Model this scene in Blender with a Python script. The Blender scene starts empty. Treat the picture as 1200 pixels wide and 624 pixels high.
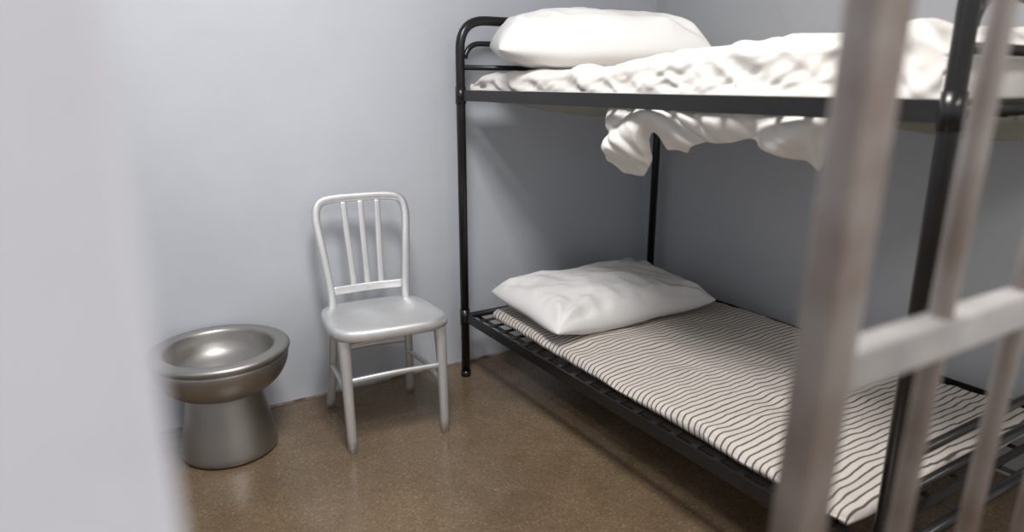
import bpy, bmesh, math, random
from mathutils import Vector, Matrix, noise
random.seed(4)
S = bpy.context.scene
S.view_settings.view_transform = 'Standard'
S.view_settings.look = 'None'

# ------------------------------------------------------------- materials
def mat(name, col, rough=0.5, metal=0.0, var=0.0, vscale=6.0, bump=0.0, bscale=60.0, col2=None, thresh=None, coord='Object', spec=0.5, stretch=None):
    m = bpy.data.materials.new(name); m.use_nodes = True
    nt = m.node_tree; b = nt.nodes['Principled BSDF']
    b.inputs['Roughness'].default_value = rough
    b.inputs['Metallic'].default_value = metal
    b.inputs['Specular IOR Level'].default_value = spec
    b.inputs['Base Color'].default_value = (*col, 1)
    tc = nt.nodes.new('ShaderNodeTexCoord')
    mp = nt.nodes.new('ShaderNodeMapping')
    nt.links.new(tc.outputs[coord], mp.inputs[0])
    if stretch: mp.inputs['Scale'].default_value = stretch
    if var or col2:
        n = nt.nodes.new('ShaderNodeTexNoise'); n.inputs['Scale'].default_value = vscale
        n.inputs['Detail'].default_value = 6
        nt.links.new(mp.outputs[0], n.inputs['Vector'])
        r = nt.nodes.new('ShaderNodeValToRGB')
        lo, hi = thresh or (0.3, 0.7)
        r.color_ramp.elements[0].position = lo; r.color_ramp.elements[1].position = hi
        c2 = col2 or tuple(c*(1-var) for c in col)
        r.color_ramp.elements[0].color = (*c2, 1); r.color_ramp.elements[1].color = (*col, 1)
        nt.links.new(n.outputs['Fac'], r.inputs[0]); nt.links.new(r.outputs[0], b.inputs['Base Color'])
    if bump:
        n2 = nt.nodes.new('ShaderNodeTexNoise'); n2.inputs['Scale'].default_value = bscale
        n2.inputs['Detail'].default_value = 4
        nt.links.new(mp.outputs[0], n2.inputs['Vector'])
        bp = nt.nodes.new('ShaderNodeBump'); bp.inputs['Strength'].default_value = bump
        bp.inputs['Distance'].default_value = 0.01
        nt.links.new(n2.outputs['Fac'], bp.inputs['Height']); nt.links.new(bp.outputs[0], b.inputs['Normal'])
    return m

def add_scuffs(m, col, scale, lo, hi, amt):
    nt = m.node_tree; b = nt.nodes['Principled BSDF']
    src = b.inputs['Base Color'].links[0].from_socket
    tc = nt.nodes.new('ShaderNodeTexCoord')
    n = nt.nodes.new('ShaderNodeTexNoise'); n.inputs['Scale'].default_value = scale; n.inputs['Detail'].default_value = 10
    n.inputs['Roughness'].default_value = .7
    nt.links.new(tc.outputs['Object'], n.inputs['Vector'])
    mr = nt.nodes.new('ShaderNodeMapRange'); mr.inputs['From Min'].default_value = lo; mr.inputs['From Max'].default_value = hi
    mr.inputs['To Max'].default_value = amt
    nt.links.new(n.outputs['Fac'], mr.inputs[0])
    mx = nt.nodes.new('ShaderNodeMix'); mx.data_type = 'RGBA'
    mx.inputs[7].default_value = (*col,1)
    nt.links.new(mr.outputs[0], mx.inputs[0]); nt.links.new(src, mx.inputs[6]); nt.links.new(mx.outputs[2], b.inputs['Base Color'])

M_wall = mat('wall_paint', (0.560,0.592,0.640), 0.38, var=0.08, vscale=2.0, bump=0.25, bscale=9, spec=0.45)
add_scuffs(M_wall, (.38,.36,.35), 3.2, .62, .82, .35)
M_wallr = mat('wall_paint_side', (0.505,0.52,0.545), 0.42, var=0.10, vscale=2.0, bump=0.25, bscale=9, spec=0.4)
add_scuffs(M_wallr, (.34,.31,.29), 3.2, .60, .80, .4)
M_jamb = mat('jamb_paint', (0.70,0.71,0.785), 0.5, var=0.06, vscale=9, bump=0.08, bscale=25)
M_ceil = mat('ceiling_paint', (0.78,0.77,0.76), 0.7, var=0.03)
M_black = mat('black_powder_coat', (0.012,0.011,0.011), 0.28, var=0.3, vscale=20)
M_alu = mat('brushed_aluminium', (0.72,0.725,0.73), 0.45, 0.75, var=0.08, vscale=22, bump=0.05, bscale=180, stretch=(1,1,0.25))
M_steel = mat('stainless_steel', (0.43,0.415,0.395), 0.42, 1.0, var=0.15, vscale=8, bump=0.03, bscale=120)
M_bar = mat('worn_painted_steel', (0.34,0.305,0.285), 0.42, 0.4, col2=(0.22,0.17,0.145), vscale=12, thresh=(0.3,0.6), bump=0.05)
M_cross = mat('worn_light_steel', (0.48,0.46,0.45), 0.4, 0.35, var=0.4, vscale=16, bump=0.05)
M_sheet = mat('white_cotton', (0.73,0.70,0.66), 0.85, var=0.03, vscale=5, bump=0.25, bscale=14, spec=0.12)
M_pillow = mat('white_pillowcase', (0.75,0.74,0.725), 0.85, var=0.02, vscale=5, bump=0.2, bscale=14, spec=0.12)
M_under = mat('grey_green_ticking', (0.26,0.265,0.22), 0.9, var=0.2)
M_gap = mat('rusty_sealant', (0.16,0.10,0.07), 0.7, col2=(0.4,0.38,0.37), vscale=9, thresh=(.4,.6))

def mat_floor():
    m = mat('polished_concrete', (0.2,0.135,0.082), 0.3, spec=0.5)
    nt = m.node_tree; b = nt.nodes['Principled BSDF']
    tc = nt.nodes.new('ShaderNodeTexCoord')
    n = nt.nodes.new('ShaderNodeTexNoise'); n.inputs['Scale'].default_value = 2.4; n.inputs['Detail'].default_value = 10
    n.inputs['Roughness'].default_value = .68
    r = nt.nodes.new('ShaderNodeValToRGB')
    r.color_ramp.elements[0].position = .32; r.color_ramp.elements[1].position = .70
    r.color_ramp.elements[0].color = (.118,.080,.047,1); r.color_ramp.elements[1].color = (.205,.148,.096,1)
    v = nt.nodes.new('ShaderNodeTexNoise'); v.inputs['Scale'].default_value = 150; v.inputs['Detail'].default_value = 3
    r2 = nt.nodes.new('ShaderNodeValToRGB')
    e = r2.color_ramp.elements
    e[0].position = .33; e[0].color = (.7,.69,.68,1); e[1].position = .72; e[1].color = (1.8,1.78,1.75,1)
    for p, c in ((.43,.97),(.60,1.04)):
        q = e.new(p); q.color = (c,c,c,1)
    mx = nt.nodes.new('ShaderNodeMix'); mx.data_type = 'RGBA'; mx.blend_type = 'MULTIPLY'; mx.inputs[0].default_value = 1
    for q in (n, v): nt.links.new(tc.outputs['Object'], q.inputs['Vector'])
    nt.links.new(n.outputs['Fac'], r.inputs[0]); nt.links.new(v.outputs['Fac'], r2.inputs[0])
    nt.links.new(r.outputs[0], mx.inputs[6]); nt.links.new(r2.outputs[0], mx.inputs[7])
    nt.links.new(mx.outputs[2], b.inputs['Base Color'])
    rr = nt.nodes.new('ShaderNodeMapRange'); rr.inputs['To Min'].default_value = .12; rr.inputs['To Max'].default_value = .34
    nt.links.new(n.outputs['Fac'], rr.inputs[0]); nt.links.new(rr.outputs[0], b.inputs['Roughness'])
    return m
M_floor = mat_floor()

def mat_ticking():
    m = mat('striped_ticking', (0.7,0.62,0.53), 0.9, spec=0.15)
    nt = m.node_tree; b = nt.nodes['Principled BSDF']
    tc = nt.nodes.new('ShaderNodeTexCoord')
    n = nt.nodes.new('ShaderNodeTexNoise'); n.inputs['Scale'].default_value = 7; n.inputs['Detail'].default_value = 2.5
    nt.links.new(tc.outputs['Object'], n.inputs['Vector'])
    sx = nt.nodes.new('ShaderNodeSeparateXYZ'); nt.links.new(tc.outputs['Object'], sx.inputs[0])
    a = nt.nodes.new('ShaderNodeMath'); a.operation = 'MULTIPLY_ADD'; a.inputs[1].default_value = 0.028
    nt.links.new(n.outputs['Fac'], a.inputs[0]); nt.links.new(sx.outputs['Y'], a.inputs[2])
    f = nt.nodes.new('ShaderNodeMath'); f.operation = 'MULTIPLY'; f.inputs[1].default_value = 1/0.0225
    nt.links.new(a.outputs[0], f.inputs[0])
    g = nt.nodes.new('ShaderNodeMath'); g.operation = 'FRACT'; nt.links.new(f.outputs[0], g.inputs[0])
    r = nt.nodes.new('ShaderNodeValToRGB'); e = r.color_ramp.elements
    cream = (0.60,0.55,0.50,1); dark = (0.095,0.082,0.078,1)
    e[0].position = 0; e[0].color = cream; e[1].position = 1; e[1].color = cream
    for p, c in ((.33,cream),(.42,dark),(.58,dark),(.67,cream)):
        q = e.new(p); q.color = c
    nt.links.new(g.outputs[0], r.inputs[0]); nt.links.new(r.outputs[0], b.inputs['Base Color'])
    return m
M_tick = mat_ticking()

# ------------------------------------------------------------- mesh helpers
def add_obj(name, verts, faces, m, parent=None, smooth=True):
    me = bpy.data.meshes.new(name); me.from_pydata([tuple(v) for v in verts], [], faces); me.update()
    bm = bmesh.new(); bm.from_mesh(me); bmesh.ops.recalc_face_normals(bm, faces=bm.faces); bm.to_mesh(me); bm.free()
    for p in me.polygons: p.use_smooth = smooth
    o = bpy.data.objects.new(name, me); S.collection.objects.link(o)
    if m: me.materials.append(m)
    if parent: o.parent = parent
    return o
def empty(name, loc=(0,0,0), rz=0):
    e = bpy.data.objects.new(name, None); S.collection.objects.link(e); e.location = loc; e.rotation_euler = (0,0,rz)
    e.empty_display_size = .1
    return e
def box_geo(a, b, v, f):
    x0,y0,z0 = a; x1,y1,z1 = b; k = len(v)
    v += [Vector((x,y,z)) for x in (x0,x1) for y in (y0,y1) for z in (z0,z1)]
    f += [tuple(k+i for i in q) for q in [(0,1,3,2),(4,6,7,5),(0,4,5,1),(2,3,7,6),(0,2,6,4),(1,5,7,3)]]
def boxes(name, lst, m, parent):
    v, f = [], []
    for a, b in lst: box_geo(a, b, v, f)
    return add_obj(name, v, f, m, parent, smooth=False)
def box(name, a, b, m, parent=None, bevel=0.0):
    c = Vector([(p+q)/2 for p, q in zip(a,b)])
    v, f = [], []; box_geo(a, b, v, f)
    if parent is None: v = [p-c for p in v]
    o = add_obj(name, v, f, m, parent, smooth=False)
    if parent is None: o.location = c
    if bevel:
        md = o.modifiers.new('bevel','BEVEL'); md.width = bevel; md.segments = 3
    return o
def smooth_path(pts, n=6):
    P = [Vector(p) for p in pts]; out = []
    for i in range(len(P)-1):
        p0 = P[i-1] if i > 0 else P[0]*2-P[1]
        p1, p2 = P[i], P[i+1]
        p3 = P[i+2] if i+2 < len(P) else P[-1]*2-P[-2]
        for k in range(n):
            t = k/n
            out.append(0.5*((2*p1)+(p2-p0)*t+(2*p0-5*p1+4*p2-p3)*t*t+(3*p1-p0-3*p2+p3)*t**3))
    out.append(P[-1]); return out
def sweep_geo(pts, rx, ry=None, ref=(0,0,1), n=14, power=1.0, verts=None, faces=None):
    P = [Vector(p) for p in pts]; ry = ry or rx; ref = Vector(ref)
    verts = [] if verts is None else verts; faces = [] if faces is None else faces
    base0 = len(verts); N = len(P)
    for i, p in enumerate(P):
        t = (P[min(i+1,N-1)]-P[max(i-1,0)]).normalized()
        s = ref.cross(t)
        if s.length < 1e-3: s = Vector((1,0,0)).cross(t)
        if s.length < 1e-3: s = Vector((0,1,0)).cross(t)
        s.normalize(); u = t.cross(s).normalized()
        a = rx[i] if isinstance(rx,(list,tuple)) else rx
        b = ry[i] if isinstance(ry,(list,tuple)) else ry
        for k in range(n):
            th = 2*math.pi*(k+.5)/n; c, d = math.cos(th), math.sin(th)
            c = math.copysign(abs(c)**power, c); d = math.copysign(abs(d)**power, d)
            verts.append(p+s*a*c+u*b*d)
    for i in range(N-1):
        for k in range(n):
            a = base0+i*n+k; b = base0+i*n+(k+1)%n
            faces.append((a,b,b+n,a+n))
    faces.append(tuple(base0+k for k in range(n))[::-1])
    faces.append(tuple(base0+(N-1)*n+k for k in range(n)))
    return verts, faces
def sweep(name, pts, rx, ry=None, m=None, parent=None, ref=(0,0,1), n=14, power=1.0, flat=False):
    v, f = sweep_geo(pts, rx, ry, ref, n, power)
    return add_obj(name, v, f, m, parent, smooth=not flat)
def multi(name, paths, r, m, parent, n=10, ref=(0,0,1)):
    v, f = [], []
    for p in paths: sweep_geo(p, r, r, ref, n, 1, v, f)
    return add_obj(name, v, f, m, parent)
def arc_corner(p0, c, p1, r, k=8):
    p0, c, p1 = Vector(p0), Vector(c), Vector(p1)
    a = c+(p0-c).normalized()*r; b = c+(p1-c).normalized()*r
    return [a*(1-t)**2+c*2*t*(1-t)+b*t*t for t in [i/k for i in range(k+1)]]

def soft_box(name, lo, hi, r, m, disp=None, res=0.03, parent=None, rz=0):
    lo, hi = Vector(lo), Vector(hi); c = (lo+hi)/2; h = (hi-lo)/2
    n = [max(4,int((hi-lo)[i]/res)) for i in range(3)]
    idx = {}; verts = []; faces = []
    def vid(i,j,k):
        key = (i,j,k)
        if key not in idx:
            p = Vector((-h[0]+2*h[0]*i/n[0], -h[1]+2*h[1]*j/n[1], -h[2]+2*h[2]*k/n[2]))
            q = Vector([max(-(h[a]-r), min(h[a]-r, p[a])) for a in range(3)])
            d = p-q
            if d.length > 1e-6:
                d = d.normalized(); p = q+d*r
            else: d = Vector((0,0,1))
            if disp: p = p+disp(p+c, d)
            idx[key] = len(verts); verts.append(p)
        return idx[key]
    for (a,b,cx) in ((0,1,2),(1,2,0),(0,2,1)):
        for side in (0, n[cx]):
            for i in range(n[a]):
                for j in range(n[b]):
                    q = []
                    for (di,dj) in ((0,0),(1,0),(1,1),(0,1)):
                        k = [0,0,0]; k[a] = i+di; k[b] = j+dj; k[cx] = side
                        q.append(vid(*k))
                    faces.append(tuple(q))
    o = add_obj(name, verts, faces, m, parent); o.location = c; o.rotation_euler = (0,0,rz)
    return o
def fr(p, k, seed=0.0):
    return noise.noise(Vector((p[0]*k+seed, p[1]*k-seed, p[2]*k+seed*.5)))
def ridge(p, k, seed=0.0):
    return 1-2*abs(fr(p,k,seed))
def sridge(p, k, seed=0.0, s=.004):
    a = fr(p,k,seed); return 1-2*math.sqrt(a*a+s)

def pillow(name, L, W, T, m, loc, rot, seed=0, flatbottom=0.45, nu=84, nv=64, crown=(0,0), puff=.5, wr_amt=1.0):
    verts = []; faces = []
    top = {}; bot = {}
    for i in range(nu+1):
        for j in range(nv+1):
            u = math.sin(math.pi/2*(-1+2*i/nu)); v = math.sin(math.pi/2*(-1+2*j/nv))
            cr = 1-.035*(abs(u)**5)*(abs(v)**5)
            x = L/2*u*(1-0.05*(1-v*v)*abs(u)**3)*cr
            y = W/2*v*(1-0.07*(1-u*u)*abs(v)**3)*cr
            e = max(0,(1-u**4))*max(0,(1-v**4))
            th = T*((1-puff)*e**0.45+puff*((1-u*u)*(1-v*v))**0.6)
            th *= 1+crown[0]*u+crown[1]*v
            edge = min(1-abs(u), 1-abs(v))
            wr = 0.013*sridge((x*.6,y,0), 6, seed)+0.009*sridge((x+.4*y,y*.6,0), 11, seed+3)+.004*ridge((x*.5,y,0),22,seed+5)
            cu, cv = 1-abs(u), 1-abs(v)
            ang = math.atan2(cv, cu+1e-6); rad = math.hypot(cu,cv)
            wr += .010*math.sin(ang*11+seed+(2 if u>0 else 0)+(3 if v>0 else 0))*math.exp(-((rad-.38)/.30)**2)
            wr += .004*math.sin((x if abs(v)>abs(u) else y)*58+seed+4*fr((x,y,0),5,seed))*max(0,1-edge*2.6)
            wr = wr*wr_amt*min(1, edge*6)
            onb = i in (0,nu) or j in (0,nv)
            z0 = 0.012*fr((x,y,0),4,seed+9)
            top[i,j] = len(verts); verts.append(Vector((x,y,z0+th*(1-flatbottom)+wr)))
            if onb: bot[i,j] = top[i,j]
            else:
                bot[i,j] = len(verts); verts.append(Vector((x,y,z0-th*flatbottom+wr*.2)))
    for i in range(nu):
        for j in range(nv):
            faces.append((top[i,j],top[i+1,j],top[i+1,j+1],top[i,j+1]))
            faces.append((bot[i,j],bot[i,j+1],bot[i+1,j+1],bot[i+1,j]))
    o = add_obj(name, verts, faces, m); o.location = loc; o.rotation_euler = rot
    md = o.modifiers.new('sub','SUBSURF'); md.levels = 1; md.render_levels = 1
    return o

# ------------------------------------------------------------- room
BY = 2.72; RX = 2.53; LX = -0.75; H = 2.6
box('floor', (-2.6,-2.6,-0.1), (2.63,2.82,0), M_floor)
box('wall_back', (LX-.1,BY,0), (RX+.1,BY+.1,H), M_wall)
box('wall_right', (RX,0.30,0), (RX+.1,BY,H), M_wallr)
box('wall_left', (LX-.1,0.29,0), (LX,BY,H), M_wall)
box('wall_front', (-2.6,0.20,0), (0.009,0.285,H), M_jamb, bevel=0.004)
box('ceiling', (LX-.1,0.2,H), (RX+.1,BY+.1,H+.1), M_ceil)
box('trim_1', (LX,BY-.004,0), (RX,BY,.009), M_gap)

# ------------------------------------------------------------- bars (cell front)
GY = 0.27
g = empty('cell_bars', (0,GY,1.15)); g.rotation_euler = (math.radians(1.5),0,0)
zb0, zt0 = -1.14, H-1.15-.01
sweep('frame_stile', [(0.432,0,zb0),(0.432,0,zt0)], 0.014, 0.0205, M_bar, g, ref=(1,0,0), n=16, power=0.35)
paths = []
x = 0.588
while x < 2.5:
    paths.append([(x,0,zb0),(x,0,zt0)]); x += 0.147
multi('round_bars', paths, 0.0095, M_bar, g, n=16)
for i, z in enumerate((-1.03, -.055, 1.3)):
    box('cross_rail_%d'%(i+1), (0.446,-0.012,z-0.017), (RX-.01,0.012,z+0.017), M_cross, g, bevel=0.003)

# ------------------------------------------------------------- bunk bed
bed = empty('bunk_bed', (0,0,0))
X0,X1,Y0,Y1 = 1.345,2.45,0.66,2.58
R = 0.019; TOP = 1.545
def hoop(y, nm, lower):
    pth = [Vector((X0,y,0.0))]
    pth += arc_corner((X0,y,0),(X0,y,TOP),(X1,y,TOP),0.12)
    pth += arc_corner((X0,y,TOP),(X1,y,TOP),(X1,y,0),0.12)
    pth += [Vector((X1,y,0.0))]
    sweep(nm+'_hoop', pth, R, R, M_black, bed, ref=(0,1,0), n=16)
    multi(nm+'_rungs', [
        arc_corner((X0,y,1.30),(X0+.035,y,1.455),(X1,y,1.455),0.06)+arc_corner((X0,y,1.455),(X1-.035,y,1.455),(X1,y,1.30),0.06),
        [(X0,y,1.36),(X1,y,1.36)]], 0.011, M_black, bed, ref=(0,1,0))
    if lower:
        multi(nm+'_lower_rungs', [[(X0,y,.53),(X1,y,.53)],[(X0,y,.44),(X1,y,.44)]], 0.011, M_black, bed, ref=(0,1,0))
    multi(nm+'_deck_end', [[(X0,y,.285),(X1,y,.285)],[(X0,y,1.25),(X1,y,1.25)]], 0.014, M_black, bed, ref=(0,1,0))
hoop(Y1,'head',False); hoop(Y0,'foot',True)
for z, nm in ((1.25,'upper'),(0.285,'lower')):
    for xx, s, sd in ((X0,1,'front'),(X1,-1,'rear')):
        a, b = sorted((xx-0.004*s, xx+0.004*s))
        box('%s_%s_rail_web'%(nm,sd), (a,Y0,z-.022), (b,Y1,z+.020), M_black, bed, bevel=.001)
        a, b = sorted((xx, xx+0.035*s))
        box('%s_%s_rail_flange'%(nm,sd), (a,Y0,z-.022), (b,Y1,z-.017), M_black, bed)
    lst = []
    yy = Y0+.06
    while yy < Y1-.04:
        lst.append(((X0+.004,yy,z-.013),(X1-.004,yy+.024,z-.010))); yy += .085
    xx = X0+.06
    while xx < X1-.05:
        lst.append(((xx,Y0,z-.0165),(xx+.022,Y1,z-.0135))); xx += .155
    boxes(nm+'_deck_straps', lst, M_black, bed)
for xx in (X0,X1):
    for y in (Y0,Y1):
        for z in (1.25,.285):
            sweep('joint_sleeve', [(xx,y,z-.035),(xx,y,z+.035)], .022, .022, M_black, bed)
        sweep('foot_cap', [(xx,y,0),(xx,y,.025)], .0225, .0225, M_black, bed)

# ------------------------------------------------------------- mattresses and sheet
def d_low(p, d):
    v = Vector((0,0,0))
    if d.z > -.3:
        v.z += .014*fr(p,3.2,1)+.006*ridge(p,9,2)*max(0,d.z)
    v += Vector((d.x,d.y,0))*(.016*fr(p,5,3)+.007*fr(p,16,4))
    if d.z > 0: v.z -= .014*max(0,(1.62-p.x)/.2)
    return v
soft_box('striped_mattress', (1.425,.76,.276), (2.36,2.50,.330), .022, M_tick, d_low, res=.016, rz=math.radians(-1.2))
def d_up(p, d):
    v = Vector((0,0,0))
    cx = 1-((p.x-1.9)/.53)**2
    if d.z < -.5: v.z -= .075*max(0,cx)**.5*(0.75+.25*math.cos(p.y*9))
    return v
soft_box('upper_mattress', (1.385,.71,1.243), (2.41,2.53,1.308), .03, M_under, d_up, res=.04)

def bed_sheet():
    verts = []; faces = []
    ny, ns, nd = 300, 160, 14
    for j in range(-nd, ny+1):
        jj = max(j,0)
        y = .695+(2.545-.695)*jj/ny
        far = min(1,max(0,(y-.95)/.85)); far = far*far*(3-2*far)
        for i in range(ns+1):
            s = i/ns
            top = 1.400-.055*far
            h = top-1.268
            if s < .16:
                t = s/.16; x = 1.375; z = 1.268+(h-.03)*t
            elif s < .26:
                t = (s-.16)/.10; a = math.pi/2*t; x = 1.375+.05*(1-math.cos(a)); z = top-.03+.03*math.sin(a)
            else:
                t = (s-.26)/.74; x = 1.425+.985*t; z = top
            tw = min(1,max(0,(s-.06)/.20)); tw = tw*tw*(3-2*tw)
            # warped coordinates so creases wander like cloth
            wx = x+.07*fr((x,y,0),4,21); wy = y+.07*fr((x,y,0),4,31)
            q = (wx*.8+.3*wy, wy*.8-.25*wx, 0)
            big = .022*fr((x,y,0),2.0,5)+.032*(sridge((wx*.45+.35*wy,wy*.9,0),3.4,7)-.6)+.020*(sridge(q,7.5,8)-.6)
            fold = .007*(sridge((wx*.6,wy*1.1,0),15,2,.002)-.6)
            z += tw*(big+fold)*(1-.42*far)
            wz = z+.05*fr((0,y,z),5,17)
            side = .026*(sridge((0,y+.7*wz,wz*.2),4.6,4)-.6)+.016*(sridge((0,y*1.0-1.3*wz,wz*.3),9,6)-.6)+.006*(sridge((0,y+.8*wz,wz),18,9)-.6)
            x -= (1-tw)*side*min(1,s/.06+.2)
            if y > 2.48: z -= (y-2.48)*.7*tw
            if y < .78: z -= (.78-y)*.35*tw
            if j < 0:
                k = -j/nd; z = z*(1-k)+1.268*k; y2 = .695+.01*ridge((x,z,0),9,3)*k
            else: y2 = y
            verts.append(Vector((x,y2,max(z,1.266))))
    for j in range(ny+nd):
        for i in range(ns):
            a = j*(ns+1)+i; faces.append((a,a+1,a+ns+2,a+ns+1))
    o = add_obj('bed_sheet', verts, faces, M_sheet)
    md = o.modifiers.new('solid','SOLIDIFY'); md.thickness = .004; md.offset = 1
    prof = [(1.735,1.23),(1.71,1.15),(1.685,1.06),(1.65,1.02),(1.58,1.02),(1.55,1.05),(1.525,1.14),(1.51,1.16),(1.46,1.11),(1.40,1.11),(1.32,1.145),(1.25,1.145),(1.18,1.16),(1.10,1.135),(1.03,1.12),(.98,1.10),(.955,1.15),(.93,1.22)]
    def zb(y):
        for k in range(len(prof)-1):
            if prof[k][0] >= y >= prof[k+1][0]:
                t = (prof[k][0]-y)/(prof[k][0]-prof[k+1][0]); t = t*t*(3-2*t)
                return prof[k][1]*(1-t)+prof[k+1][1]*t
        return 1.22
    verts, faces = [], []
    ny, nz = 280, 44
    for j in range(ny+1):
        y = 1.735-(1.735-.93)*j/ny; b = zb(y)+.006*fr((y,0,0),16,1)
        for i in range(nz+1):
            t = i/nz
            z = 1.262+(b-1.262)*t
            depth = 1.262-b
            bulge = .05*math.sin(math.pi*t)*min(1,depth/.2)
            tt = t*(1.5-.5*t)
            wz = z+.04*fr((0,y,z),7,17)
            x = 1.435-bulge+.050*tt*(sridge((y+wz*1.1,wz*.15,0),6,3)-.6)+.024*tt*(sridge((y-wz*1.2,wz*.3,0),12,5)-.6)
            yy = y+.012*t*fr((y,z,0),8,2)
            if y > 1.517: yy = 1.62+(yy-1.62)*(1-.40*max(0,1-t*1.6))
            verts.append(Vector((x,yy,z)))
    for j in range(ny):
        for i in range(nz):
            a = j*(nz+1)+i; faces.append((a,a+1,a+nz+2,a+nz+1))
    h = add_obj('hanging_fold', verts, faces, M_sheet, o)
    md = h.modifiers.new('solid','SOLIDIFY'); md.thickness = .004
bed_sheet()

pillow('pillow', .85, .55, .17, M_pillow, (1.835,2.215,.398), (math.radians(3),0,math.radians(-2)), seed=1.3, puff=.4)
pillow('pillow', .79, .54, .215, M_pillow, (1.725,2.20,1.428), (math.radians(3),math.radians(0),math.radians(-26)), seed=8.1, crown=(-.05,0), puff=.45, flatbottom=.4)

# ------------------------------------------------------------- chair
ch = empty('metal_chair', (.872,2.375,0), math.radians(-5.2))
def chair():
    half = [(.172,.205,0),(.160,.165,.20),(.150,.145,.40),(.150,.147,.50),(.163,.166,.64),(.176,.190,.76),(.177,.198,.80),(.170,.205,.836),(.146,.210,.858),(.09,.213,.866)]
    full = half+[(0,.214,.867)]+[(-x,y,z) for x,y,z in half[::-1]]
    P = smooth_path(full, 6)
    sweep('back_frame', P, [.0165]*len(P), [.013]*len(P), M_alu, ch, ref=(0,1,0), n=18, power=.7)
    sweep('lower_back_rail', smooth_path([(-.152,.148,.512),(0,.160,.512),(.152,.148,.512)],6), .007, .017, M_alu, ch, power=.6)
    for i, (xb, xt) in enumerate(((-.055,-.068),(0,0),(.055,.068))):
        sweep('back_slat_%d'%(i+1), smooth_path([(xb,.157,.51),(xb*.7+xt*.3,.176,.63),(xb*.3+xt*.7,.196,.75),(xt,.212,.862)],6), .0125, .0045, M_alu, ch, ref=(0,1,0), power=.6)
    for s, nm in ((-1,'left'),(1,'right')):
        P = smooth_path([(s*.178,-.168,.435),(s*.180,-.178,.30),(s*.178,-.197,0)],6)
        N = len(P)
        rr = [.024-.008*i/(N-1) for i in range(N)]
        sweep('front_leg_'+nm, P, rr, [q*.9 for q in rr], M_alu, ch, ref=(0,1,0), power=.7)
        sweep('side_stretcher_'+nm, smooth_path([(s*.178,-.183,.20),(s*.172,-.02,.215),(s*.162,.165,.20)],6), .010,.009, M_alu, ch, power=.8)
        sweep('side_apron_'+nm, [(s*.172,-.16,.42),(s*.150,.145,.42)], .008,.018, M_alu, ch, power=.6)
    sweep('front_stretcher', smooth_path([(-.176,-.180,.27),(0,-.182,.275),(.176,-.180,.27)],6), .008,.010, M_alu, ch, power=.8)
    sweep('rear_stretcher', smooth_path([(-.157,.158,.26),(0,.160,.265),(.157,.158,.26)],6), .008,.010, M_alu, ch, power=.8)
    sweep('rear_apron', [(-.15,.145,.42),(.15,.145,.42)], .008,.018, M_alu, ch, power=.6)
    sweep('front_apron', [(-.172,-.165,.42),(.172,-.165,.42)], .008,.016, M_alu, ch, power=.6)
    verts, faces = [], []; na = 80
    prof = [(0,0),(.15,0),(.3,.0),(.45,.001),(.6,.003),(.72,.006),(.82,.0105),(.90,.0135),(.95,.0135),(.985,.010),(1.0,.003),(1.005,-.010),(1.0,-.022),(.985,-.027),(.96,-.025),(.5,-.014),(0,-.012)]
    def rim(th):
        c, s = math.cos(th), math.sin(th)
        e = 2/4.6
        x = math.copysign(abs(c)**e, c); y = math.copysign(abs(s)**e, s)
        w = .226-.026*(y+1)/2
        return x*w, y*.203-.018+(-.014*(1-x*x) if y < 0 else 0)
    for k, (r, z) in enumerate(prof):
        for a in range(na):
            x, y = rim(2*math.pi*a/na)
            zz = z
            if .1 < r < .9 and k < 8:
                zz -= .012*math.exp(-((abs(x*r)-.09)/.055)**2)*math.exp(-((y*r-.03)/.09)**2)
            verts.append(Vector((x*r, y*r, .446+zz+.008*(-y*r/.2))))
    for k in range(len(prof)-1):
        for a in range(na):
            b = (a+1)%na
            faces.append((k*na+a,k*na+b,(k+1)*na+b,(k+1)*na+a))
    o = add_obj('seat', verts, faces, M_alu, ch)
    bm = bmesh.new(); bm.from_mesh(o.data); bmesh.ops.remove_doubles(bm, verts=bm.verts, dist=1e-5)
    bmesh.ops.recalc_face_normals(bm, faces=bm.faces); bm.to_mesh(o.data); bm.free()
    for p in o.data.polygons: p.use_smooth = True
chair()

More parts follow.
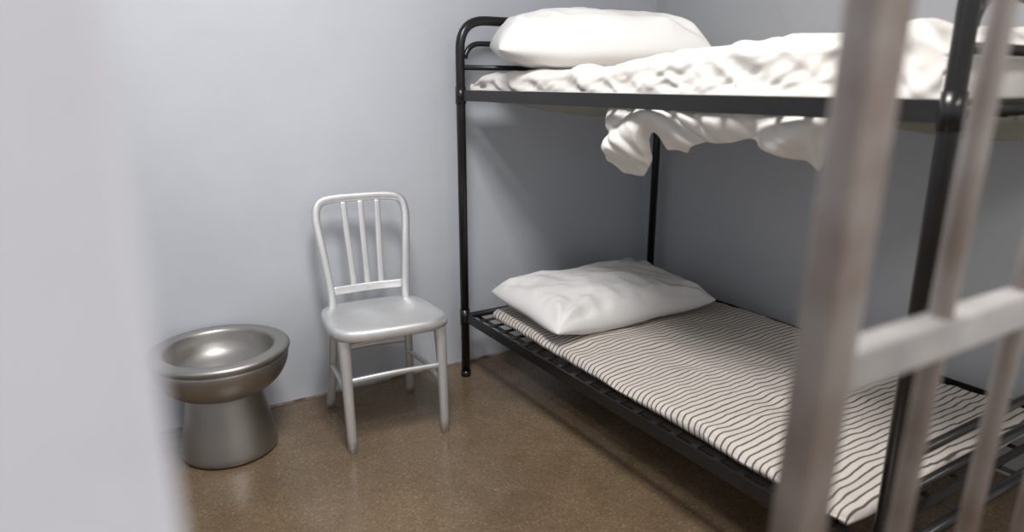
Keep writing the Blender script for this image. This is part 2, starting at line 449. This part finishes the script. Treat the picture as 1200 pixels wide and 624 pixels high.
# ------------------------------------------------------------- toilet
TY = 2.468
to = empty('steel_toilet', (.306,TY,0), 0)
def lathe(name, prof, m, sy=lambda z:1.0, na=80):
    verts, faces = [], []
    for (r, z) in prof:
        for a in range(na):
            th = 2*math.pi*a/na
            verts.append(Vector((r*math.cos(th), r*math.sin(th)*sy(z), z)))
    for k in range(len(prof)-1):
        for a in range(na):
            b = (a+1)%na; faces.append((k*na+a,k*na+b,(k+1)*na+b,(k+1)*na+a))
    o = add_obj(name, verts, faces, m, to)
    bm = bmesh.new(); bm.from_mesh(o.data); bmesh.ops.remove_doubles(bm, verts=bm.verts, dist=1e-5)
    bmesh.ops.recalc_face_normals(bm, faces=bm.faces); bm.to_mesh(o.data); bm.free()
    for p in o.data.polygons: p.use_smooth = True
    return o
sp = lambda pr, n=5: [(max(0,q.x), q.z) for q in smooth_path([(r,0,z) for r,z in pr], n)]
lathe('pedestal', sp([(.150,0),(.162,.008),(.166,.022),(.160,.06),(.149,.12),(.138,.18),(.130,.23),(.128,.255)]), M_steel)
lathe('bowl', sp([(.122,.236),(.128,.239),(.164,.254),(.198,.282),(.220,.318),(.229,.348),(.230,.366),(.227,.371),(.235,.378),(.238,.386),(.236,.394),(.226,.400),(.206,.402),(.190,.399),(.182,.391),(.178,.375),(.172,.35),(.157,.322),(.130,.300),(.09,.284),(.05,.272),(.03,.255),(0.001,.250)]), M_steel)
box('rear_shroud', (-.07,.118,.03), (.07,BY-TY-.006,.235), M_steel, to, bevel=.02)

# ------------------------------------------------------------- lamps
def lamp(name, loc, sx, sy, power, col=(1,.98,.96)):
    e = empty(name, loc)
    box('housing', (-sx/2-.03,-sy/2-.03,.0), (sx/2+.03,sy/2+.03,.05), M_ceil, e)
    l = bpy.data.lights.new(name+'_tube','AREA'); l.shape = 'RECTANGLE'; l.size = sx; l.size_y = sy; l.energy = power; l.color = col
    o = bpy.data.objects.new('tube_light', l); S.collection.objects.link(o); o.parent = e; o.location = (0,0,-.01)
lamp('ceiling_light', (.50,1.20,H-.055), .45, .7, 51)
lamp('corridor_light', (.9,-.9,H-.055), 1.2, .6, 32)
box('corridor_ceiling', (-2.6,-2.6,H), (2.63,.2,H+.1), M_ceil)

w = bpy.data.worlds.new('world'); S.world = w; w.use_nodes = True
w.node_tree.nodes['Background'].inputs[0].default_value = (1,.975,.96,1)
w.node_tree.nodes['Background'].inputs[1].default_value = .70

# ------------------------------------------------------------- camera
cam = bpy.data.cameras.new('camera'); co = bpy.data.objects.new('camera', cam); S.collection.objects.link(co)
co.location = (0,0,1.3); co.rotation_euler = (math.radians(90-15.04),0,math.radians(-31.7))
cam.lens = 24; cam.sensor_width = 36; cam.clip_start = .01
cam.dof.use_dof = True; cam.dof.focus_distance = 2.6; cam.dof.aperture_fstop = 2.1
S.camera = co
